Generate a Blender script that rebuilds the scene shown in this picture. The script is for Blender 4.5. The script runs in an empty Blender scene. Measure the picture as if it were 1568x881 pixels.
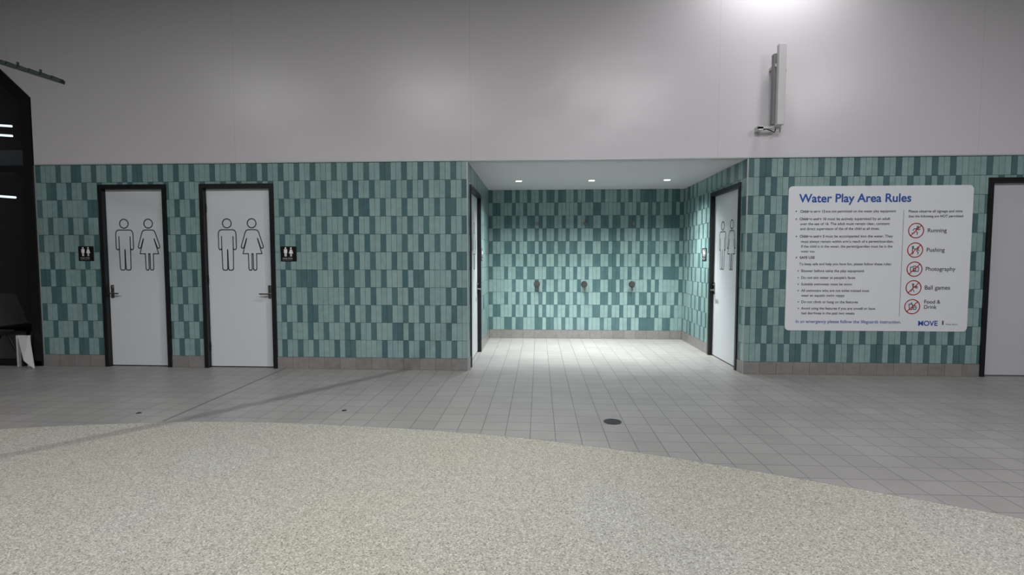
import bpy, bmesh, math, random
from mathutils import Vector, Matrix

scene = bpy.context.scene
scene.view_settings.view_transform = 'Standard'
COL = scene.collection

# ------------------------------------------------------------------ materials
def lin(c):
    out = []
    for v in c:
        v = v/255.0
        out.append(v/12.92 if v <= 0.04045 else ((v+0.055)/1.055)**2.4)
    return (*out, 1.0)

def mat(name, col, rough=0.5, metal=0.0, emit=None, estr=0.0, spec=0.5):
    m = bpy.data.materials.new(name); m.use_nodes = True
    b = m.node_tree.nodes['Principled BSDF']
    b.inputs['Base Color'].default_value = lin(col)
    b.inputs['Roughness'].default_value = rough
    b.inputs['Metallic'].default_value = metal
    b.inputs['Specular IOR Level'].default_value = spec
    if emit:
        b.inputs['Emission Color'].default_value = lin(emit)
        b.inputs['Emission Strength'].default_value = estr
    return m

def N(m, t, **kw):
    n = m.node_tree.nodes.new(t)
    for k, v in kw.items(): setattr(n, k, v)
    return n
def L(m, a, b): m.node_tree.links.new(a, b)
def bsdf(m): return m.node_tree.nodes['Principled BSDF']
def ramp(m, stops, interp='LINEAR'):
    r = N(m, 'ShaderNodeValToRGB'); r.color_ramp.interpolation = interp
    els = r.color_ramp.elements
    while len(els) < len(stops): els.new(0.5)
    for e, (p, c) in zip(els, stops):
        e.position = p; e.color = lin(c)
    return r
def mix(m, fac, a, b, blend='MIX'):
    n = N(m, 'ShaderNodeMix', data_type='RGBA', blend_type=blend)
    def put(s, v):
        if isinstance(v, (int, float)): s.default_value = v
        elif isinstance(v, tuple): s.default_value = v
        else: L(m, v, s)
    put(n.inputs[0], fac); put(n.inputs[6], a); put(n.inputs[7], b)
    return n.outputs[2]

def tile_mat(name, c0, c1):
    m = mat(name, c0, 0.28)
    g = N(m, 'ShaderNodeNewGeometry')
    r = ramp(m, [(0, c0), (1, c1)])
    L(m, g.outputs['Random Per Island'], r.inputs['Fac'])
    tc = N(m, 'ShaderNodeTexCoord')
    nz = N(m, 'ShaderNodeTexNoise'); nz.inputs['Scale'].default_value = 14
    L(m, tc.outputs['Object'], nz.inputs['Vector'])
    r2 = ramp(m, [(0.3, (236, 236, 236)), (0.7, (255, 255, 255))])
    L(m, nz.outputs['Fac'], r2.inputs['Fac'])
    L(m, mix(m, 1.0, r.outputs['Color'], r2.outputs['Color'], 'MULTIPLY'), bsdf(m).inputs['Base Color'])
    return m

M_TL = tile_mat('tile_light_teal', (134, 162, 160), (143, 170, 168))
M_TD = tile_mat('tile_dark_teal', (74, 106, 109), (85, 116, 118))
M_GROUT = mat('grout', (120, 140, 139), 0.9)
M_SKIRT = tile_mat('skirting_tile_grey', (130, 128, 126), (140, 138, 136))
M_SKG = mat('skirting_grout', (98, 97, 95), 0.9)
M_DOOR = mat('door_leaf_paint', (206, 211, 215), 0.42)
M_BLACK = mat('black_frame_paint', (17, 18, 19), 0.4)
M_INK = mat('pictogram_ink', (62, 80, 80), 0.6)
M_STEEL = mat('brushed_steel', (150, 150, 150), 0.3, 1.0)
M_DSTEEL = mat('dark_steel', (90, 90, 92), 0.4, 1.0)
M_WHITE = mat('white_paint', (205, 206, 208), 0.6)
M_TRIM = mat('aluminium_trim', (175, 185, 184), 0.4, 0.4)
M_SIGN = mat('sign_white', (222, 225, 230), 0.35)
M_BLUE = mat('sign_blue', (34, 82, 162), 0.5)
M_TXT = mat('sign_text_grey', (40, 44, 54), 0.6)
M_RED = mat('sign_red', (190, 50, 48), 0.5)
M_WTXT = mat('white_text', (230, 230, 230), 0.5)
M_PLATE = mat('black_plate', (16, 16, 17), 0.35)
M_EMIT = mat('lamp_diffuser', (255, 255, 255), 0.5, emit=(255, 250, 242), estr=9)
M_TUBE = mat('tube_lamp', (255, 255, 255), 0.5, emit=(235, 245, 255), estr=3)  # emission imitating tube reflections in the window
M_DARK = mat('dark_interior', (14, 15, 16), 0.7)
M_GREEN = mat('dark_green_metal', (30, 42, 36), 0.5, 0.3)
M_FIX = mat('fixture_grey', (200, 199, 201), 0.45)
M_FIXD = mat('fixture_grey_dark', (130, 130, 132), 0.5)

# upper wall
UPC = (202, 200, 204)
M_UP = mat('upper_wall_panel', UPC, 0.30)
tc = N(M_UP, 'ShaderNodeTexCoord'); sp = N(M_UP, 'ShaderNodeSeparateXYZ')
L(M_UP, tc.outputs['Object'], sp.inputs[0])
a1 = N(M_UP, 'ShaderNodeMath', operation='ADD'); a1.inputs[1].default_value = 20*2.75-1.97
L(M_UP, sp.outputs['X'], a1.inputs[0])
md = N(M_UP, 'ShaderNodeMath', operation='MODULO'); md.inputs[1].default_value = 2.75
L(M_UP, a1.outputs[0], md.inputs[0])
lt = N(M_UP, 'ShaderNodeMath', operation='LESS_THAN'); lt.inputs[1].default_value = 0.005
L(M_UP, md.outputs[0], lt.inputs[0])
sc_ = N(M_UP, 'ShaderNodeMath', operation='MULTIPLY'); sc_.inputs[1].default_value = 0.35
L(M_UP, lt.outputs[0], sc_.inputs[0])
L(M_UP, mix(M_UP, sc_.outputs[0], lin(UPC), lin((160, 158, 160))), bsdf(M_UP).inputs['Base Color'])
nz = N(M_UP, 'ShaderNodeTexNoise'); nz.inputs['Scale'].default_value = 1.3
L(M_UP, tc.outputs['Object'], nz.inputs['Vector'])
bp = N(M_UP, 'ShaderNodeBump'); bp.inputs['Strength'].default_value = 0.15; bp.inputs['Distance'].default_value = 0.05
L(M_UP, nz.outputs['Fac'], bp.inputs['Height']); L(M_UP, bp.outputs[0], bsdf(M_UP).inputs['Normal'])

# tiled floor
M_FLOOR = mat('floor_tile_grey', (150, 148, 146), 0.43)
tc = N(M_FLOOR, 'ShaderNodeTexCoord')
mp = N(M_FLOOR, 'ShaderNodeMapping'); mp.inputs['Location'].default_value = (0.06, 0.0, 0)
L(M_FLOOR, tc.outputs['Object'], mp.inputs['Vector'])
br = N(M_FLOOR, 'ShaderNodeTexBrick', offset=0.0, squash=1.0)
br.inputs['Scale'].default_value = 1.0
br.inputs['Brick Width'].default_value = 0.185
br.inputs['Row Height'].default_value = 0.185
br.inputs['Mortar Size'].default_value = 0.003
br.inputs['Mortar Smooth'].default_value = 0.3
br.inputs['Color1'].default_value = lin((139, 138, 136))
br.inputs['Color2'].default_value = lin((145, 144, 142))
br.inputs['Mortar'].default_value = lin((98, 97, 95))
L(M_FLOOR, mp.outputs[0], br.inputs['Vector'])
nz = N(M_FLOOR, 'ShaderNodeTexNoise'); nz.inputs['Scale'].default_value = 1.7; nz.inputs['Detail'].default_value = 6
L(M_FLOOR, tc.outputs['Object'], nz.inputs['Vector'])
r2 = ramp(M_FLOOR, [(0.3, (236, 236, 236)), (0.7, (255, 255, 255))])
L(M_FLOOR, nz.outputs['Fac'], r2.inputs['Fac'])
L(M_FLOOR, mix(M_FLOOR, 1.0, br.outputs['Color'], r2.outputs['Color'], 'MULTIPLY'), bsdf(M_FLOOR).inputs['Base Color'])
bp = N(M_FLOOR, 'ShaderNodeBump', invert=True); bp.inputs['Strength'].default_value = 0.4; bp.inputs['Distance'].default_value = 0.004
L(M_FLOOR, br.outputs['Fac'], bp.inputs['Height']); L(M_FLOOR, bp.outputs[0], bsdf(M_FLOOR).inputs['Normal'])

# speckled splash pad surface
M_PEB = mat('speckled_rubber', (165, 162, 145), 0.7)
tc = N(M_PEB, 'ShaderNodeTexCoord')
vo = N(M_PEB, 'ShaderNodeTexVoronoi'); vo.inputs['Scale'].default_value = 185
L(M_PEB, tc.outputs['Object'], vo.inputs['Vector'])
sx = N(M_PEB, 'ShaderNodeSeparateColor'); L(M_PEB, vo.outputs['Color'], sx.inputs[0])
rp = ramp(M_PEB, [(0.0, (112, 112, 105)), (0.10, (141, 141, 134)), (0.35, (154, 154, 147)), (0.62, (165, 165, 158)), (0.88, (187, 187, 181))], 'CONSTANT')
L(M_PEB, sx.outputs[0], rp.inputs['Fac'])
nz = N(M_PEB, 'ShaderNodeTexNoise'); nz.inputs['Scale'].default_value = 0.6; nz.inputs['Detail'].default_value = 4
L(M_PEB, tc.outputs['Object'], nz.inputs['Vector'])
rn = ramp(M_PEB, [(0.35, (250, 249, 240)), (0.65, (250, 251, 250))])
L(M_PEB, nz.outputs['Fac'], rn.inputs['Fac'])
L(M_PEB, mix(M_PEB, 1.0, rp.outputs['Color'], rn.outputs['Color'], 'MULTIPLY'), bsdf(M_PEB).inputs['Base Color'])
bp = N(M_PEB, 'ShaderNodeBump', invert=True); bp.inputs['Strength'].default_value = 0.2; bp.inputs['Distance'].default_value = 0.002
L(M_PEB, vo.outputs['Distance'], bp.inputs['Height']); L(M_PEB, bp.outputs[0], bsdf(M_PEB).inputs['Normal'])

# tinted window glass: tinted see-through plus a mirror-like sheen
M_GLASS = bpy.data.materials.new('window_glass'); M_GLASS.use_nodes = True
nt = M_GLASS.node_tree; nt.nodes.clear()
tr = nt.nodes.new('ShaderNodeBsdfTransparent'); tr.inputs[0].default_value = (.45, .48, .5, 1)
gl_ = nt.nodes.new('ShaderNodeBsdfGlossy'); gl_.inputs['Roughness'].default_value = 0.02; gl_.inputs[0].default_value = (.8, .8, .8, 1)
fr = nt.nodes.new('ShaderNodeFresnel'); fr.inputs[0].default_value = 1.3
mx = nt.nodes.new('ShaderNodeMixShader'); om = nt.nodes.new('ShaderNodeOutputMaterial')
nt.links.new(fr.outputs[0], mx.inputs[0]); nt.links.new(tr.outputs[0], mx.inputs[1]); nt.links.new(gl_.outputs[0], mx.inputs[2]); nt.links.new(mx.outputs[0], om.inputs[0])

# ------------------------------------------------------------------ geometry helpers
def link(o, parent=None):
    COL.objects.link(o)
    if parent is not None:
        o.parent = parent
        o.matrix_parent_inverse = Matrix.Translation(-Vector(parent.location))
    return o

def empty(name, loc=(0, 0, 0)):
    e = bpy.data.objects.new(name, None); e.location = loc; e.empty_display_size = 0.1
    COL.objects.link(e); return e

def mesh_obj(name, bm, mats, parent=None):
    bmesh.ops.recalc_face_normals(bm, faces=bm.faces)
    me = bpy.data.meshes.new(name); bm.to_mesh(me); bm.free()
    for m in (mats if isinstance(mats, (list, tuple)) else [mats]): me.materials.append(m)
    return link(bpy.data.objects.new(name, me), parent)

def add_hexa(bm, P, mi=0):
    v = [bm.verts.new(p) for p in P]
    for f in ((0,1,2,3),(7,6,5,4),(0,4,5,1),(1,5,6,2),(2,6,7,3),(3,7,4,0)):
        bm.faces.new([v[i] for i in f]).material_index = mi
    return v

def bm_box(bm, x0, x1, y0, y1, z0, z1, mi=0):
    add_hexa(bm, [(x0,y0,z0),(x1,y0,z0),(x1,y1,z0),(x0,y1,z0),(x0,y0,z1),(x1,y0,z1),(x1,y1,z1),(x0,y1,z1)], mi)

def box(name, x0, x1, y0, y1, z0, z1, m, parent=None, bevel=0):
    bm = bmesh.new(); bm_box(bm, x0, x1, y0, y1, z0, z1)
    o = mesh_obj(name, bm, m, parent)
    if bevel:
        md = o.modifiers.new('bev', 'BEVEL'); md.width = bevel; md.segments = 2
    return o

class Frame:
    """wall-local frame: s along wall, z up, d out of the wall"""
    def __init__(self, O, S):
        self.O = Vector(O); self.S = Vector(S); self.Z = Vector((0, 0, 1)); self.n = self.S.cross(self.Z)
    def p(self, s, z, d=0): return self.O + self.S*s + self.Z*z + self.n*d
    def M(self, s, z, d=0):
        R = Matrix((self.S, self.Z, self.n)).transposed().to_4x4()
        return Matrix.Translation(self.p(s, z, d)) @ R

def f_box_bm(bm, F, s0, s1, z0, z1, d0, d1, mi=0):
    add_hexa(bm, [F.p(s0,z0,d0),F.p(s1,z0,d0),F.p(s1,z1,d0),F.p(s0,z1,d0),F.p(s0,z0,d1),F.p(s1,z0,d1),F.p(s1,z1,d1),F.p(s0,z1,d1)], mi)
def f_box(name, F, s0, s1, z0, z1, d0, d1, m, parent=None, bevel=0):
    bm = bmesh.new(); f_box_bm(bm, F, s0, s1, z0, z1, d0, d1)
    o = mesh_obj(name, bm, m, parent)
    if bevel:
        md = o.modifiers.new('bev', 'BEVEL'); md.width = bevel; md.segments = 3
    return o
def tube(name, pts, r, m, parent=None, cyclic=False, res=4):
    cu = bpy.data.curves.new(name, 'CURVE'); cu.dimensions = '3D'; cu.bevel_depth = r; cu.bevel_resolution = res
    cu.use_fill_caps = True
    s = cu.splines.new('POLY'); s.points.add(len(pts)-1)
    for i, p in enumerate(pts): s.points[i].co = (*p, 1)
    s.use_cyclic_u = cyclic
    cu.materials.append(m)
    return link(bpy.data.objects.new(name, cu), parent)
def f_stroke(name, F, lines, w, m, parent, d=0.001):
    """flat outline graphics on the wall frame; lines: list of (pts, cyclic)"""
    bm = bmesh.new()
    h = w/2
    for pts, cyc in lines:
        n = len(pts)
        segs = [(pts[i], pts[(i+1) % n]) for i in range(n if cyc else n-1)]
        for a, b in segs:
            a = Vector(a); b = Vector(b); t = (b-a)
            if t.length < 1e-6: continue
            t.normalize(); q = Vector((-t.y, t.x))*h
            a2 = a - t*h*0.5; b2 = b + t*h*0.5
            vs = [bm.verts.new(F.p(v.x, v.y, d)) for v in (a2-q, b2-q, b2+q, a2+q)]
            bm.faces.new(vs)
    me = bpy.data.meshes.new(name); bm.to_mesh(me); bm.free(); me.materials.append(m)
    return link(bpy.data.objects.new(name, me), parent)
def f_fill(name, F, polys, m, parent, d=0.001):
    bm = bmesh.new()
    for pts in polys: bm.faces.new([bm.verts.new(F.p(x, y, d)) for x, y in pts])
    me = bpy.data.meshes.new(name); bm.to_mesh(me); bm.free(); me.materials.append(m)
    return link(bpy.data.objects.new(name, me), parent)
def circ(cx, cy, r, n=28): return [(cx+r*math.cos(2*math.pi*i/n), cy+r*math.sin(2*math.pi*i/n)) for i in range(n)]
def f_cyl_bm(bm, F, s, z, d0, d1, r0, r1=None, n=24, mi=0):
    r1 = r0 if r1 is None else r1
    A = [bm.verts.new(F.p(x, y, d0)) for x, y in circ(s, z, r0, n)]
    B = [bm.verts.new(F.p(x, y, d1)) for x, y in circ(s, z, r1, n)]
    for i in range(n):
        j = (i+1) % n; bm.faces.new((A[i], A[j], B[j], B[i])).material_index = mi
    bm.faces.new(A).material_index = mi; bm.faces.new(B).material_index = mi

def text(name, F, body, s, z, m, parent, width=None, size=0.04, align='LEFT', d=0.0035, bold=0.0):
    cu = bpy.data.curves.new(name, 'FONT'); cu.body = body; cu.size = 1.0
    cu.align_x = align; cu.align_y = 'CENTER'
    cu.materials.append(m)
    o = bpy.data.objects.new(name, cu); COL.objects.link(o)
    bpy.context.view_layer.update()
    w = o.dimensions.x
    k = (width/w) if width else size
    cu.size = k
    cu.offset = bold
    o.matrix_world = F.M(s, z, d)
    if parent is not None:
        o.parent = parent; o.matrix_parent_inverse = Matrix.Translation(-Vector(parent.location))
    return o

# ------------------------------------------------------------------ key dimensions
H = 2.41; XL, XR = -0.82, 2.31; DEP = 2.45; XW0 = -6.0; XE = 7.6; T = 0.12
SK = 0.14
Ff = Frame((0, 0, 0), (1, 0, 0))
Fb = Frame((0, DEP, 0), (1, 0, 0))
Fl = Frame((XL, 0, 0), (0, 1, 0))
Fr = Frame((XR, 0, 0), (0, -1, 0))
DH = 2.175

def tiled_wall(name, F, s0, s1, holes, seed, t0=None, t1=None, thick=T, wide=0.18):
    """holes: door openings (a,b) from floor to DH.  t0,t1: extents of the solid wall body"""
    t0 = s0 if t0 is None else t0; t1 = s1 if t1 is None else t1
    bm = bmesh.new(); cur = t0
    for a, b in sorted(holes):
        f_box_bm(bm, F, cur, a, 0, H, -thick, 0)
        f_box_bm(bm, F, a, b, DH, H, -thick, 0)
        cur = b
    f_box_bm(bm, F, cur, t1, 0, H, -thick, 0)
    wall = mesh_obj(name, bm, M_GROUT)
    rnd = random.Random(seed)
    tw = 0.0635; rows = 11; rh = (H-SK)/rows; g = 0.0012; th = 0.006
    ncol = int(math.ceil((s1-s0)/tw))
    tw = (s1-s0)/ncol
    # groups of 3-4 tiles; dark strip sits at the start of a group on even rows and mid-group on odd rows
    groups = []; c = 0
    while c < ncol+4:
        w = rnd.choice([3, 4, 4, 3, 3]); groups.append((c, w, rnd.random())); c += w
    darkset = set()
    for r in range(rows):
        for c, w, q in groups:
            if rnd.random() < 0.04: continue
            if r % 2 == 0:
                darkset.add((r, c))
                if rnd.random() < wide: darkset.add((r, c-1 if q < .5 else c+1))
            else:
                m = c + (2 if (w == 4 or q > .6) else 1)
                darkset.add((r, m))
                if w == 4 and rnd.random() < wide*1.6: darkset.add((r, m-1 if q < .5 else m+1))
    bm = bmesh.new()
    def put(a, b, z0, z1, mi):
        if b-a < 0.006 or z1-z0 < 0.006: return
        e = 0.0012
        A = [F.p(a,z0,0),F.p(b,z0,0),F.p(b,z1,0),F.p(a,z1,0)]
        B = [F.p(a+e,z0+e,th),F.p(b-e,z0+e,th),F.p(b-e,z1-e,th),F.p(a+e,z1-e,th)]
        v = [bm.verts.new(p) for p in A+B]
        for f in ((4,5,6,7),(0,1,5,4),(1,2,6,5),(2,3,7,6),(3,0,4,7)):
            bm.faces.new([v[i] for i in f]).material_index = mi
    for r in range(rows):
        z0 = SK + r*rh + g; z1 = SK + (r+1)*rh - g
        for cidx in range(ncol):
            dark = (r, cidx) in darkset
            a = s0 + cidx*tw + g; b = s0 + (cidx+1)*tw - g
            mi = 1 if dark else 0
            parts = [(a, b, z0, z1)]
            for ha, hb in holes:
                nparts = []
                for (pa, pb, pz0, pz1) in parts:
                    if pb <= ha or pa >= hb or pz0 >= DH: nparts.append((pa, pb, pz0, pz1)); continue
                    if pa < ha: nparts.append((pa, ha-g, pz0, pz1))
                    if pb > hb: nparts.append((hb+g, pb, pz0, pz1))
                    if pz1 > DH: nparts.append((max(pa, ha), min(pb, hb), DH+g, pz1))
                parts = nparts
            for q in parts: put(*q, mi)
    mesh_obj('tiles', bm, [M_TL, M_TD], wall)
    return wall

def skirting(name, F, s0, s1, holes):
    bm = bmesh.new(); cur = s0; spans = []
    for a, b in sorted(holes): spans.append((cur, a)); cur = b
    spans.append((cur, s1))
    for a, b in spans:
        f_box_bm(bm, F, a, b, 0, SK, 0, 0.008, 1)
        n = max(1, round((b-a)/0.185)); w = (b-a)/n
        for i in range(n): f_box_bm(bm, F, a+i*w+0.0015, a+(i+1)*w-0.0015, 0.002, SK-0.002, 0.008, 0.012, 0)
    return mesh_obj(name, bm, [M_SKIRT, M_SKG])

D1 = (-5.222, -4.388); D2 = (-3.98, -3.09); D3 = (4.857, 5.80)
SL = (0.17, 1.22); SR = (-1.16, -0.16)
tiled_wall('wall_front', Ff, XW0, XL, [D1, D2], 3)
tiled_wall('wall_front.001', Ff, XR, XE, [D3], 11)
tiled_wall('wall_recess_left', Fl, 0.007, DEP-0.007, [SL], 5, t0=T, t1=DEP)
tiled_wall('wall_recess_right', Fr, -DEP+0.007, -0.007, [SR], 8, t0=-DEP, t1=-T)
tiled_wall('wall_recess_back', Fb, XL+0.007, XR-0.007, [], 21, t0=XL-T, t1=XR+T, wide=.45)
skirting('baseboard_front', Ff, XW0, XL, [D1, D2])
skirting('baseboard_front.001', Ff, XR, XE, [D3])
skirting('baseboard_recess_left', Fl, 0.0, DEP-0.013, [SL])
skirting('baseboard_recess_right', Fr, -DEP+0.013, 0.0, [SR])
skirting('baseboard_recess_back', Fb, XL+0.013, XR-0.013, [])
# aluminium corner trims
box('trim_1', XL-0.004, XL+0.009, -0.009, 0.004, 0, H, M_TRIM)
box('trim_2', XR-0.009, XR+0.004, -0.009, 0.004, 0, H, M_TRIM)
box('trim_3', XW0-0.012, XW0, -0.01, 0.1, 0, H, M_TRIM)

# upper wall with chamfered window cut-out at the left end
WH = 6.4
bm = bmesh.new()
prof = [(XW0, H), (XE, H), (XE, WH), (-9, WH), (-9, 0), (-8.6, 0), (-8.6, 3.95), (-7.1, 3.95), (-6.42, 3.6), (XW0, 3.2)]
A = [bm.verts.new((x, -0.016, z)) for x, z in prof]; B = [bm.verts.new((x, T, z)) for x, z in prof]
bm.faces.new(A); bm.faces.new(B)
for i in range(len(prof)):
    j = (i+1) % len(prof); bm.faces.new((A[i], A[j], B[j], B[i]))
mesh_obj('wall_upper', bm, M_UP)
box('trim_4', XW0, XE, -0.019, -0.016, H, H+0.012, M_TRIM)

# ------------------------------------------------------------------ window (left end)
win = empty('window_1', (-7.3, 0, 0))
wp = [(XW0-0.012, 0), (XW0-0.012, 3.2), (-6.42, 3.6), (-7.1, 3.95), (-8.6, 3.95), (-8.6, 0)]
def poly_inset(p, k):
    ins = [(-k, 0), (-k, -k*0.6), (-k*0.45, -k), (-k*.2, -k), (k, -k), (k, 0)]
    return [(x+a, z+b) for (x, z), (a, b) in zip(p, ins)]
wi = poly_inset(wp, 0.11)
bm = bmesh.new()
n = len(wp)
for i in range(n-1):
    a, b, c2, d2 = wp[i], wp[i+1], wi[i+1], wi[i]
    add_hexa(bm, [(a[0], -0.03, a[1]), (b[0], -0.03, b[1]), (c2[0], -0.03, c2[1]), (d2[0], -0.03, d2[1]),
                  (a[0], 0.09, a[1]), (b[0], 0.09, b[1]), (c2[0], 0.09, c2[1]), (d2[0], 0.09, d2[1])])
bm_box(bm, -8.6, XW0-0.02, -0.03, 0.09, 0, 0.06)
bm_box(bm, -8.6, XW0-0.02, -0.02, 0.08, 2.33, 2.41)
bm_box(bm, -7.35, -7.28, -0.02, 0.08, 0, 3.95)
mesh_obj('frame', bm, M_BLACK, win)
bm = bmesh.new(); vs = [bm.verts.new((x, 0.03, z)) for x, z in wi]; bm.faces.new(vs)
mesh_obj('glass_pane', bm, M_GLASS, win)
# dark room seen through it
bm = bmesh.new()
bm_box(bm, -10.6, -6.0-T, 5.0, 5.1, 0, 4.6); bm_box(bm, -10.6, -10.5, T, 5.0, 0, 4.6)
bm_box(bm, -6.13, -6.02, T, 5.0, 0, 4.6); bm_box(bm, -10.6, -6.02, T, 5.1, 4.6, 4.7)
bm_box(bm, -10.5, -6.13, T, 5.0, 0, 0.012)
mesh_obj('wall_dark_room', bm, M_DARK)
box('ceiling_beam', -10.5, -6.14, 1.6, 1.8, 2.62, 2.95, mat('beam_grey', (84, 87, 92), 0.6))
tl = empty('tube_reflections', (-8.4, 1.3, 2.8))  # glowing rods behind the pane stand in for lamp reflections in the glass
for i, z in enumerate((3.24, 3.10, 2.21)):
    y = 1.3
    tube('tube_%d' % (i+1), [(-9.3, y, z+.10), (-8.2, y, z+.03), (-7.68, y, z-.01)], 0.016, M_TUBE, tl)
    tube('hanger_%d' % (i+1), [(-8.4, y, z+.03), (-8.4, y, 4.6)], 0.005, M_BLACK, tl)

# ------------------------------------------------------------------ pictograms
def man_lines(cx, z0, k=1.0):
    P = lambda pts: [(cx+x*k, z0+z*k) for x, z in pts]
    right = [(0.070, .478), (0.092, .470), (0.105, .448), (0.108, .420), (0.108, .262), (0.100, .246), (0.086, .242), (0.074, .250),
             (0.070, .262), (0.066, .020), (0.060, .006), (0.048, 0), (0.020, 0), (0.010, .006), (0.006, .020), (0.0, .245)]
    left = [(-x, z) for x, z in reversed(right[:-1])]
    return [(P(circ(0, .553, .053, 24)), True), (P(right+left), True),
            (P([(.070, .262), (.070, .400)]), False), (P([(-.070, .262), (-.070, .400)]), False)]
def woman_lines(cx, z0, k=1.0):
    P = lambda pts: [(cx+x*k, z0+z*k) for x, z in pts]
    right = [(0.045, .478), (0.068, .470), (0.082, .448), (0.133, .285), (0.132, .268), (0.118, .258), (0.104, .266), (0.098, .28), (0.066, .375),
             (0.115, .195), (0.050, .195), (0.048, .018), (0.042, .004), (0.032, 0), (0.022, 0), (0.012, .005), (0.008, .018), (0.008, .195)]
    left = [(-x, z) for x, z in reversed(right)]
    return [(P(circ(0, .553, .053, 24)), True), (P(right+left), True)]

def door(name, F, a, b, hinge_left, picto=True, colr=M_DOOR, lever=True):
    c = (a+b)/2
    e = empty(name, F.p(c, 0, 0))
    fw = 0.048
    bm = bmesh.new()
    f_box_bm(bm, F, a, a+fw, 0, DH, -T, 0.022); f_box_bm(bm, F, b-fw, b, 0, DH, -T, 0.022)
    f_box_bm(bm, F, a+fw, b-fw, DH-fw, DH, -T, 0.022)
    f_box_bm(bm, F, a+fw, a+fw+.014, 0, DH-fw, -T, -0.075); f_box_bm(bm, F, b-fw-.014, b-fw, 0, DH-fw, -T, -0.075)
    o = mesh_obj('door_frame', bm, M_BLACK, e)
    f_box('leaf', F, a+fw+.003, b-fw-.003, 0.012, DH-fw-.003, -0.072, -0.03, colr, e, 0.002)
    df = -0.03
    bm = bmesh.new()
    hs = a+fw+.002 if hinge_left else b-fw-.002
    for hz in (0.25, 1.05, 1.9): f_cyl_bm(bm, F, hs, hz, df, df+.012, 0.010, n=10); f_box_bm(bm, F, hs-.006, hs+.006, hz-.05, hz+.05, df-.005, df+.01)
    mesh_obj('hinges', bm, M_DSTEEL, e)
    sgn = -1 if hinge_left else 1
    ls = b-fw-0.045 if hinge_left else a+fw+0.045
    bm = bmesh.new()
    f_box_bm(bm, F, ls-.018, ls+.018, 0.83, 0.985, df, df+.008)
    f_cyl_bm(bm, F, ls, 0.885, df+.008, df+.05, 0.010)
    f_cyl_bm(bm, F, ls, 0.955, df+.008, df+.02, 0.012)
    x0, x1 = sorted((ls-sgn*.010, ls+sgn*.105))
    f_box_bm(bm, F, x0, x1, 0.877, 0.893, df+.042, df+.054)
    mesh_obj('lever_handle', bm, M_STEEL, e)
    if picto:
        sc = 1.0
        f_stroke('pictogram_man', F, man_lines(c-0.150, 1.165, sc), 0.0125, M_INK, e, df+.0012)
        f_stroke('pictogram_woman', F, woman_lines(c+0.152, 1.165, sc), 0.0125, M_INK, e, df+.0012)
    return e

door('door_1', Ff, *D1, hinge_left=False)
door('door_2', Ff, *D2, hinge_left=True)
door('door_3', Ff, *D3, hinge_left=True, picto=False, colr=mat('door_leaf_grey', (190, 192, 198), 0.42))
door('door_4', Fl, *SL, hinge_left=True)
door('door_5', Fr, *SR, hinge_left=False)

# ------------------------------------------------------------------ small accessible toilet signs
def toilet_sign(F, s, z, w=0.19, h=0.175):
    e = empty('toilet_sign', F.p(s, z, 0))
    f_box('plate', F, s-w/2, s+w/2, z-h/2, z+h/2, 0.006, 0.0115, M_PLATE, e, 0.001)
    d = 0.0125
    polys = []
    for cx, woman in ((-0.035, False), (0.03, True)):
        x = s+cx; b = z-0.03
        polys.append(circ(x, b+.098, .010, 14))
        if woman:
            polys += [[(x-.010, b+.085), (x-.026, b+.035), (x+.026, b+.035), (x+.010, b+.085)],
                      [(x-.010, b+.035), (x-.010, b), (x-.002, b), (x-.002, b+.035)], [(x+.002, b+.035), (x+.002, b), (x+.010, b), (x+.010, b+.035)]]
        else:
            polys += [[(x-.02, b+.085), (x-.02, b+.04), (x+.02, b+.04), (x+.02, b+.085)],
                      [(x-.012, b+.04), (x-.012, b), (x-.002, b), (x-.002, b+.04)], [(x+.002, b+.04), (x+.002, b), (x+.012, b), (x+.012, b+.04)]]
    f_fill('glyphs', F, [[(a, b) for a, b in p] for p in polys], M_WTXT, e, d)
    text('label', F, 'Unisex Toilet', s-0.07, z-0.052, M_WTXT, e, width=0.115, d=d)
    bm = bmesh.new()
    for i in range(9): f_cyl_bm(bm, F, s-0.066+i*0.013, z-0.072, 0.011, 0.0135, 0.0022, n=8)
    mesh_obj('braille_dots', bm, M_WTXT, e)
toilet_sign(Ff, -5.41, 1.362); toilet_sign(Ff, -2.925, 1.357); toilet_sign(Fl, 1.42, 1.36, .17); toilet_sign(Fr, -1.39, 1.36, .17)

# ------------------------------------------------------------------ rules sign
SX0, SX1, SZ0, SZ1 = 2.752, 4.703, 0.499, 2.098
rs = empty('rules_sign', ((SX0+SX1)/2, 0, (SZ0+SZ1)/2))
def rrect(x0, x1, z0, z1, r, n=6):
    out = []
    for cx, cz, a0 in ((x1-r, z1-r, 0), (x0+r, z1-r, 90), (x0+r, z0+r, 180), (x1-r, z0+r, 270)):
        for i in range(n+1):
            a = math.radians(a0+90*i/n); out.append((cx+r*math.cos(a), cz+r*math.sin(a)))
    return out
bm = bmesh.new()
rr = rrect(SX0, SX1, SZ0, SZ1, 0.045)
A = [bm.verts.new(Ff.p(x, z, .0065)) for x, z in rr]; B = [bm.verts.new(Ff.p(x, z, .0125)) for x, z in rr]
bm.faces.new(A); bm.faces.new(B)
for i in range(len(rr)):
    j = (i+1) % len(rr); bm.faces.new((A[i], A[j], B[j], B[i]))
mesh_obj('panel', bm, M_SIGN, rs)
SD = 0.0138
def SXm(u, v):     # sign artwork layout grid -> metres on the panel
    ul = 1208-(v-284)*8/223.0; w = 282-(v-284)*3/223.0
    q = (u-ul)/w; return SX0 + q*(SX1-SX0)
def SZm(v): return SZ1 - (v-285.0)/222.0*(SZ1-SZ0)
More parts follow.
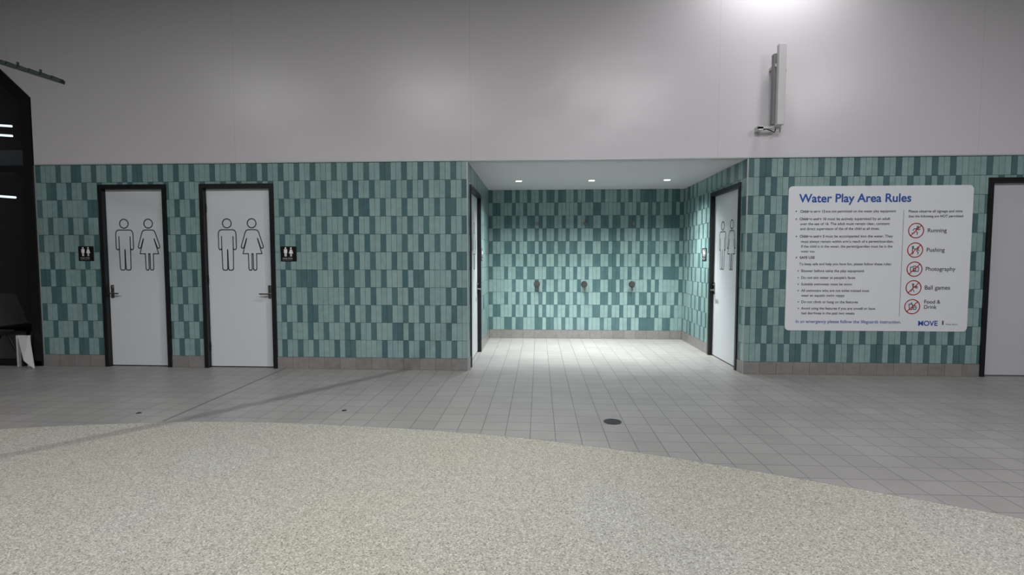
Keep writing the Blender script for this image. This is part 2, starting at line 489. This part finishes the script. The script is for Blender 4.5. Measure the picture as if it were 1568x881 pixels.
def T_(body, u0, u1, v, m=M_TXT, bold=0.0005, name='text_line'):
    x0 = SXm(u0, v); x1 = SXm(u1, v)
    return text(name, Ff, body, x0, SZm(v), m, rs, width=x1-x0, d=SD, bold=bold)
T_('Water Play Area Rules', 1224, 1395, 304, M_BLUE, 0.0028, 'title')
T_('Children over 12', 1225, 1263, 323.5, M_TXT, 0.0010)
T_('are not permitted on the water play equipment', 1264.5, 1372, 323.5)
T_('Children under 10', 1224, 1265, 335, M_TXT, 0.0010)
T_('must be actively supervised by an adult', 1267, 1363, 335)
T_('over the age of 16. The adult must remain clear, constant', 1225, 1362, 342.5)
T_('and direct supervision of the of the child at all times.', 1225, 1347, 350)
T_('Children under 5', 1224, 1262, 361.5, M_TXT, 0.0010)
T_('must be accompanied into the water. They', 1264, 1367, 361.5)
T_('must always remain within arm\'s reach of a parent/guardian.', 1226, 1368, 369.5)
T_('If the child is in the water, the parent/guardian must be in the', 1226, 1366, 377)
T_('water too.', 1226, 1248, 384.5)
T_('SAFE USE', 1224, 1247, 394, M_TXT, 0.0009)
T_('To keep safe and help you have fun, please follow these rules:', 1223, 1365, 404)
T_('Shower before using the play equipment', 1226, 1323, 414.5)
T_('Do not aim water at people\'s faces', 1226, 1309, 425)
T_('Suitable swimwear must be worn', 1226, 1304, 435)
T_('All swimmers who are not toilet trained must', 1226, 1331, 445)
T_('wear an aquatic swim nappy', 1226, 1293, 452.5)
T_('Do not climb or hang on the features', 1226, 1313, 462.5)
T_('Avoid using the features if you are unwell or have', 1226, 1340, 472.5)
T_('had diarrhoea in the past two weeks', 1226, 1308, 480)
T_('In an emergency please follow the lifeguards instruction.', 1217, 1379, 493, M_BLUE, 0.0005)
T_('Please observe all signage and note', 1391, 1472, 324)
T_('that the following are NOT permitted:', 1391, 1474, 331.5)
T_('MOVE', 1405, 1434, 495, M_BLUE, 0.0018, 'logo_text')
T_('Water Board', 1447, 1465, 496, M_TXT, 0, 'partner_text')
bul = []
for v in (323, 335, 361.5, 394): bul.append(circ(SXm(1219, v), SZm(v), 0.0075, 10))
for v in (414.5, 425, 435, 445, 462.5, 472.5): bul.append(circ(SXm(1221.5, v), SZm(v), 0.0065, 10))
bx = SXm(1443, 494); bz = SZm(494); bul.append([(bx-.008, bz-.02), (bx+.006, bz-.02), (bx+.006, bz+.022), (bx-.001, bz+.03), (bx-.008, bz+.022)])
f_fill('bullets', Ff, bul, M_TXT, rs, SD)
f_stroke('divider', Ff, [([(SXm(1384, 322), SZm(322)), (SXm(1384, 322), SZm(484))], False)], 0.0035, M_TXT, rs, SD)
icons = [('Running', 1402.5, 353, 1419.5, 1448), ('Pushing', 1401, 382.5, 1418, 1445), ('Photography', 1400, 411.5, 1416.5, 1461),
         ('Ball games', 1398.5, 440, 1415, 1453), ('Food &\nDrink', 1396.5, 469, 1414, 1438)]
R = 0.079
for i, (lab, u, v, u0, u1) in enumerate(icons):
    cx, cz = SXm(u, v), SZm(v)
    k = 0.055
    P = lambda pts: [(cx+x*k, cz+z*k) for x, z in pts]
    if i == 0: gl = [(P(circ(.3, .72, .16, 10)), True), (P([(.15, .5), (-.1, -.1), (.3, -.4), (.2, -.85)]), False), (P([(-.1, -.1), (-.35, -.5), (-.8, -.5)]), False), (P([(.1, .4), (.5, .15), (.8, .3)]), False), (P([(.1, .4), (-.4, .35), (-.6, .0)]), False)]
    elif i == 1: gl = [(P(circ(-.45, .6, .15, 10)), True), (P([(-.45, .4), (-.55, -.2), (-.3, -.5), (-.5, -.85)]), False), (P([(-.45, .3), (.2, .2)]), False), (P(circ(.55, .45, .15, 10)), True), (P([(.5, .25), (.3, -.25), (.65, -.5), (.5, -.85)]), False), (P([(.4, .1), (.8, -.1)]), False)]
    elif i == 2: gl = [(P([(-.75, -.45), (.75, -.45), (.75, .4), (.3, .4), (.2, .6), (-.2, .6), (-.3, .4), (-.75, .4)]), True), (P(circ(0, -.03, .28, 14)), True)]
    elif i == 3: gl = [(P(circ(-.1, .65, .15, 10)), True), (P([(-.1, .45), (-.15, -.2), (.15, -.8)]), False), (P([(-.15, -.2), (-.5, -.75)]), False), (P([(-.1, .3), (.4, .1)]), False), (P(circ(.55, .1, .18, 12)), True)]
    else: gl = [(P([(-.65, .5), (-.5, -.6), (-.05, -.6), (.05, .5)]), True), (P([(-.3, .5), (-.1, .85)]), False), (P([(.15, -.1), (.8, -.1), (.7, -.55), (.25, -.55)]), True), (P([(.2, .1), (.5, .25), (.75, .1)]), False)]
    f_stroke('icon_glyph', Ff, gl, 0.0075, M_TXT, rs, SD)
    q = R*0.7071
    f_stroke('prohibition_ring', Ff, [(circ(cx, cz, R, 36), True), ([(cx-q, cz-q), (cx+q, cz+q)], False)], 0.010, M_RED, rs, SD+.0006)
    text('icon_label', Ff, lab, SXm(u0, v), SZm(v)+(0.024 if i == 4 else 0), M_TXT, rs, width=SXm(u1, v)-SXm(u0, v), d=SD, bold=0.0006)

# ------------------------------------------------------------------ recess ceiling and downlights
box('ceiling_recess', XL-T, XR+T, T, DEP+T, H, H+0.1, M_WHITE)
DL = [(-0.29, 1.5), (0.745, 1.5), (1.80, 1.5)]
for x, y in DL:
    e = empty('downlight', (x, y, H))
    Fd = Frame((x, y, H), (1, 0, 0)); Fd.Z = Vector((0, 1, 0)); Fd.n = Vector((0, 0, -1))
    bm = bmesh.new()
    for r0, r1, d0, d1 in ((.062, .058, 0, .006), (.058, .044, .006, .004)):
        A = [bm.verts.new(Fd.p(a, b, d0)) for a, b in circ(0, 0, r0, 28)]; B = [bm.verts.new(Fd.p(a, b, d1)) for a, b in circ(0, 0, r1, 28)]
        for i in range(28): bm.faces.new((A[i], A[(i+1) % 28], B[(i+1) % 28], B[i]))
    mesh_obj('trim_ring', bm, M_WHITE, e)
    bm = bmesh.new(); f_cyl_bm(bm, Fd, 0, 0, 0.001, 0.004, 0.045); mesh_obj('diffuser', bm, M_EMIT, e)
    # broad soft component and tight beam of the same lamp
    for nm, en, sz, bl in (('lamp_wide', 105, 130, 1.0), ('lamp_beam', 290, 80, 1.0)):
        ld = bpy.data.lights.new('spot', 'SPOT'); ld.energy = en; ld.spot_size = math.radians(sz); ld.spot_blend = bl
        ld.shadow_soft_size = 0.045; ld.color = (0.98, 1.0, 0.99)
        lo = bpy.data.objects.new(nm, ld); lo.location = (x, y, H-0.03); link(lo, e)

# ------------------------------------------------------------------ shower push valves
for x in (-0.03, 0.735, 1.50):
    e = empty('shower', Fb.p(x, 0.88, 0.02))
    bm = bmesh.new()
    f_cyl_bm(bm, Fb, x, 0.89, 0.007, 0.014, 0.052)
    f_cyl_bm(bm, Fb, x, 0.89, 0.014, 0.055, 0.030, 0.026)
    f_cyl_bm(bm, Fb, x, 0.89, 0.055, 0.075, 0.036, 0.034)
    f_box_bm(bm, Fb, x-.008, x+.008, 0.78, 0.87, 0.04, 0.055)
    mesh_obj('push_valve', bm, M_STEEL, e)
    bm = bmesh.new()
    f_cyl_bm(bm, Fb, x, 1.87, 0.007, 0.012, 0.03)
    f_cyl_bm(bm, Fb, x, 1.87, 0.012, 0.07, 0.012, 0.018)
    mesh_obj('shower_rose', bm, M_STEEL, e)

# ------------------------------------------------------------------ floor
box('floor', -10.6, XE, -11, 5.1, -0.1, 0.0, M_FLOOR)
bpts = [(-9.0, -5.6), (-7.2, -3.85), (-5.6, -2.80), (-4.75, -2.43), (-4.068, -2.22), (-3.369, -2.065), (-2.732, -1.975), (-2.039, -1.965), (-1.329, -2.02), (-.658, -2.10), (.027, -2.24),
        (.760, -2.47), (1.453, -2.76), (2.027, -3.02), (2.415, -3.21), (3.3, -3.66), (4.6, -4.4), (6.2, -5.5), (XE-.01, -6.6)]
sm = []
for i in range(len(bpts)-1):
    p0 = Vector(bpts[max(i-1, 0)]); p1 = Vector(bpts[i]); p2 = Vector(bpts[i+1]); p3 = Vector(bpts[min(i+2, len(bpts)-1)])
    for k in range(8):
        t = k/8; sm.append(0.5*((2*p1)+(-p0+p2)*t+(2*p0-5*p1+4*p2-p3)*t*t+(-p0+3*p1-3*p2+p3)*t**3))
sm.append(Vector(bpts[-1]))
bm = bmesh.new()
for i in range(len(sm)-1):
    a, b = sm[i], sm[i+1]
    add_hexa(bm, [(a.x, -10.9, 0), (b.x, -10.9, 0), (b.x, b.y, 0), (a.x, a.y, 0), (a.x, -10.9, .004), (b.x, -10.9, .004), (b.x, b.y, .004), (a.x, a.y, .004)])
bmesh.ops.remove_doubles(bm, verts=bm.verts, dist=1e-5)
mesh_obj('floor_splash_pad', bm, M_PEB)
bm = bmesh.new()
for i in range(len(sm)-1):
    a, b = sm[i], sm[i+1]
    t = (b-a).normalized(); q = Vector((-t.y, t.x))*0.004
    add_hexa(bm, [(a.x, a.y, 0), (b.x, b.y, 0), (b.x+q.x, b.y+q.y, 0), (a.x+q.x, a.y+q.y, 0), (a.x, a.y, .005), (b.x, b.y, .005), (b.x+q.x, b.y+q.y, .005), (a.x+q.x, a.y+q.y, .005)])
mesh_obj('trim_5', bm, M_FIXD)
box('trim_6', -3.005, -2.995, -1.97, -0.012, 0, 0.0015, mat('joint_sealant', (84, 84, 83), 0.8))
# floor drain
e = empty('floor_drain', (0.592, -1.79, 0))
Fd = Frame((0.592, -1.79, 0), (1, 0, 0)); Fd.Z = Vector((0, 1, 0)); Fd.n = Vector((0, 0, 1))
bm = bmesh.new()
for r0, r1 in ((.072, .062), (.05, .042), (.03, .022)):
    A = [bm.verts.new(Fd.p(a, b, .003)) for a, b in circ(0, 0, r0, 32)]; B = [bm.verts.new(Fd.p(a, b, .003)) for a, b in circ(0, 0, r1, 32)]
    for i in range(32): bm.faces.new((A[i], A[(i+1) % 32], B[(i+1) % 32], B[i]))
for k in range(6):
    a = math.radians(k*60); c_, s_ = math.cos(a), math.sin(a)
    bm.faces.new([bm.verts.new(Fd.p(x*c_-y*s_, x*s_+y*c_, .0032)) for x, y in ((0, -.004), (.066, -.004), (.066, .004), (0, .004))])
mesh_obj('grate', bm, M_DSTEEL, e)
bm = bmesh.new(); f_cyl_bm(bm, Fd, 0, 0, 0, 0.0015, 0.07); mesh_obj('sump', bm, M_BLACK, e)
for x, y in ((-3.366, -1.77), (-1.663, -1.61)):
    Fd = Frame((x, y, 0), (1, 0, 0)); Fd.Z = Vector((0, 1, 0)); Fd.n = Vector((0, 0, 1))
    bm = bmesh.new(); f_cyl_bm(bm, Fd, 0, 0, 0, 0.003, 0.022, 0.019); f_cyl_bm(bm, Fd, 0, 0, 0.003, 0.005, 0.008)
    mesh_obj('floor_plug', bm, M_DSTEEL)

# ------------------------------------------------------------------ wall mounted linear fixture
e = empty('wall_light_fixture', (2.53, -0.1, 3.1))
box('body', 2.515, 2.592, -0.215, -0.155, 2.72, 3.56, M_FIX, e, 0.006)
box('rear_channel', 2.492, 2.53, -0.15, -0.09, 2.74, 3.48, M_FIXD, e, 0.003)
box('top_bracket', 2.50, 2.56, -0.16, -0.016, 3.34, 3.37, M_FIX, e)
box('bottom_bracket', 2.36, 2.60, -0.13, -0.10, 2.70, 2.72, M_FIX, e)
box('bracket_plate', 2.36, 2.41, -0.13, -0.016, 2.685, 2.735, M_FIX, e)
tube('cable', [(2.55, -.12, 2.72), (2.53, -.12, 2.66), (2.49, -.12, 2.68), (2.45, -.11, 2.70), (2.40, -.1, 2.69)], 0.006, M_BLACK, e)
tube('wire', [(2.60, -.19, 3.3), (2.605, -.13, 2.9), (2.59, -.11, 2.66)], 0.004, M_BLACK, e)

# ------------------------------------------------------------------ boom arm on a post (left)
BY = -2.0
e = empty('spray_boom', (-5.32, BY, 0))
def boom(t): return Vector((-5.32+t*1.67, BY, 3.185-t*0.53))
bm = bmesh.new()
def seg_box(p, q, w, h):
    dd = (q-p).normalized(); up = Vector((0, 0, 1)); sd = dd.cross(up).normalized(); u2 = sd.cross(dd)
    P = []
    for base in (p, q):
        for a, b in ((-1, -1), (1, -1), (1, 1), (-1, 1)): P.append(base+sd*a*w/2+u2*b*h/2)
    add_hexa(bm, P)
off = Vector((0, .04, 0))
seg_box(boom(0)+off, boom(.97)+off, .014, .026); seg_box(boom(0)-off, boom(1)-off, .014, .026)
for k in range(18):
    t = .04+k*.054; seg_box(boom(t)-off*1.3+Vector((0, 0, .010)), boom(t)+off*1.3+Vector((0, 0, .010)), .014, .018)
    if k % 2 == 0: seg_box(boom(t)-off, boom(t)-off+Vector((.002, 0, .04)), .012, .012)
mesh_obj('arm', bm, M_GREEN, e)
tube('post', [(-5.32, BY, 0), (-5.32, BY, 3.25)], 0.045, M_GREEN, e)

# ------------------------------------------------------------------ chair by the window
e = empty('lounge_chair', (-6.5, -0.3, 0))
for i, (a, b) in enumerate((((-6.72, -.10, .40), (-6.84, -.04, 0)), ((-6.36, -.10, .40), (-6.24, -.04, 0)), ((-6.72, -.42, .40), (-6.84, -.5, 0)), ((-6.36, -.42, .40), (-6.24, -.5, 0)))):
    tube('leg_%d' % (i+1), [a, b], 0.013, M_BLACK, e)
box('seat', -6.78, -6.30, -.48, -.06, .40, .45, M_BLACK, e, 0.02)
bm = bmesh.new()
add_hexa(bm, [(-6.80, -.48, .44), (-6.76, -.48, .44), (-6.76, -.06, .44), (-6.80, -.06, .44), (-6.95, -.46, .85), (-6.92, -.46, .85), (-6.92, -.08, .85), (-6.95, -.08, .85)])
mesh_obj('backrest', bm, M_BLACK, e)
e = empty('floor_sign_board', (-6.12, -.08, 0))
bm = bmesh.new()
add_hexa(bm, [(-6.10, -.17, .09), (-5.98, -.17, 0), (-5.98, -.155, 0), (-6.10, -.155, .09), (-6.26, -.08, .38), (-6.12, -.08, .38), (-6.12, -.065, .38), (-6.26, -.065, .38)])
bm_box(bm, -6.27, -6.25, -.09, -.055, 0, .38)
bm_box(bm, -6.14, -6.12, -.09, -.055, 0, .38)
mesh_obj('board', bm, M_FIX, e)

# ------------------------------------------------------------------ rest of the hall (outside the view)
M_HALL = mat('hall_wall', (84, 84, 86), 0.7)
box('wall_left', -9.1, -9.0, -11, T, 0, WH, M_HALL)
box('wall_right', XE, XE+0.1, -11, T, 0, WH, M_HALL)
box('wall_rear', -9.1, XE+0.1, -11.1, -11, 0, WH, M_HALL)
box('ceiling', -9.1, XE+0.1, -11.1, T, WH, WH+0.1, mat('ceiling_dark', (50, 50, 52), 0.8))

def area(name, loc, sx, sy, power, rot=(0, 0, 0), col=(1, .985, .995)):
    e = empty(name, loc)
    x, y, z = loc
    ld = bpy.data.lights.new('lamp', 'AREA'); ld.shape = 'RECTANGLE'; ld.size = sx; ld.size_y = sy; ld.energy = power; ld.color = col
    lo = bpy.data.objects.new('lamp', ld); lo.location = (x, y, z-.012); lo.rotation_euler = rot; link(lo, e)
    bm = bmesh.new(); bm_box(bm, x-sx/2-.03, x+sx/2+.03, y-sy/2-.03, y+sy/2+.03, z, z+.08)
    for dx in (-sx*.4, sx*.4): bm_box(bm, x+dx-.006, x+dx+.006, y-.006, y+.006, z+.08, WH)
    mesh_obj('housing', bm, M_FIX, e)
    return lo
area('pendant_light', (-2.2, -4.9, 4.75), 1.6, .4, 105)
area('pendant_light', (1.6, -4.9, 4.75), 1.6, .4, 165)
area('pendant_light', (5.4, -4.9, 4.75), 1.6, .4, 120)
area('pendant_light', (-5.8, -4.9, 4.75), 1.6, .4, 70)
area('pendant_light', (0, -8.2, 4.75), 1.6, .4, 125)
# wall washer above the frame
area('wall_washer', (2.55, -0.55, 4.8), .8, .15, 30)
# added unseen spot, aimed to throw the diagonal shadow line on the floor
Lp = Vector((2.5, -3.0, 5.9))
fl = empty('shadow_spot', Lp)
ld = bpy.data.lights.new('lamp', 'SPOT'); ld.energy = 850; ld.spot_size = math.radians(54); ld.spot_blend = 1.0; ld.shadow_soft_size = .012; ld.color = (1, .985, .99)
lo = bpy.data.objects.new('lamp', ld); lo.location = Lp
lo.rotation_euler = (Vector((-2.4, -2.1, 0))-Lp).to_track_quat('-Z', 'Y').to_euler(); link(lo, fl)
box('housing', Lp.x-.12, Lp.x+.12, Lp.y-.12, Lp.y+.12, Lp.z+.08, WH, M_FIXD, fl)
S = [Vector((-4.6, -4.15, 0)), Vector((-3.53, -2.73, 0)), Vector((-2.945, -2.02, 0)), Vector((-2.3, -1.12, 0)), Vector((-1.56, -.02, 0)), Vector((-.82, 0, .75))]
k = .62
pp = [Lp*k+s*(1-k) for s in S]
e = empty('shadow_caster', pp[2])  # unseen rod on rods from the ceiling, added only to cast the shadow line
tube('caster_rod', pp, 0.018, M_FIXD, e)
for i in (0, 4): tube('hanger', [pp[i], (pp[i].x, pp[i].y, WH)], 0.005, M_FIXD, e)

w = bpy.data.worlds.new('World'); scene.world = w; w.use_nodes = True
w.node_tree.nodes['Background'].inputs[0].default_value = (.5, .5, .52, 1); w.node_tree.nodes['Background'].inputs[1].default_value = 0.2

# ------------------------------------------------------------------ camera
cd = bpy.data.cameras.new('camera'); cd.lens = 17.79; cd.sensor_width = 36; cd.clip_start = .05
co = bpy.data.objects.new('camera', cd); co.location = (0, -5.8, 1.3)
co.rotation_euler = (math.radians(90-3.25), 0, math.radians(3.03)); COL.objects.link(co)
scene.camera = co
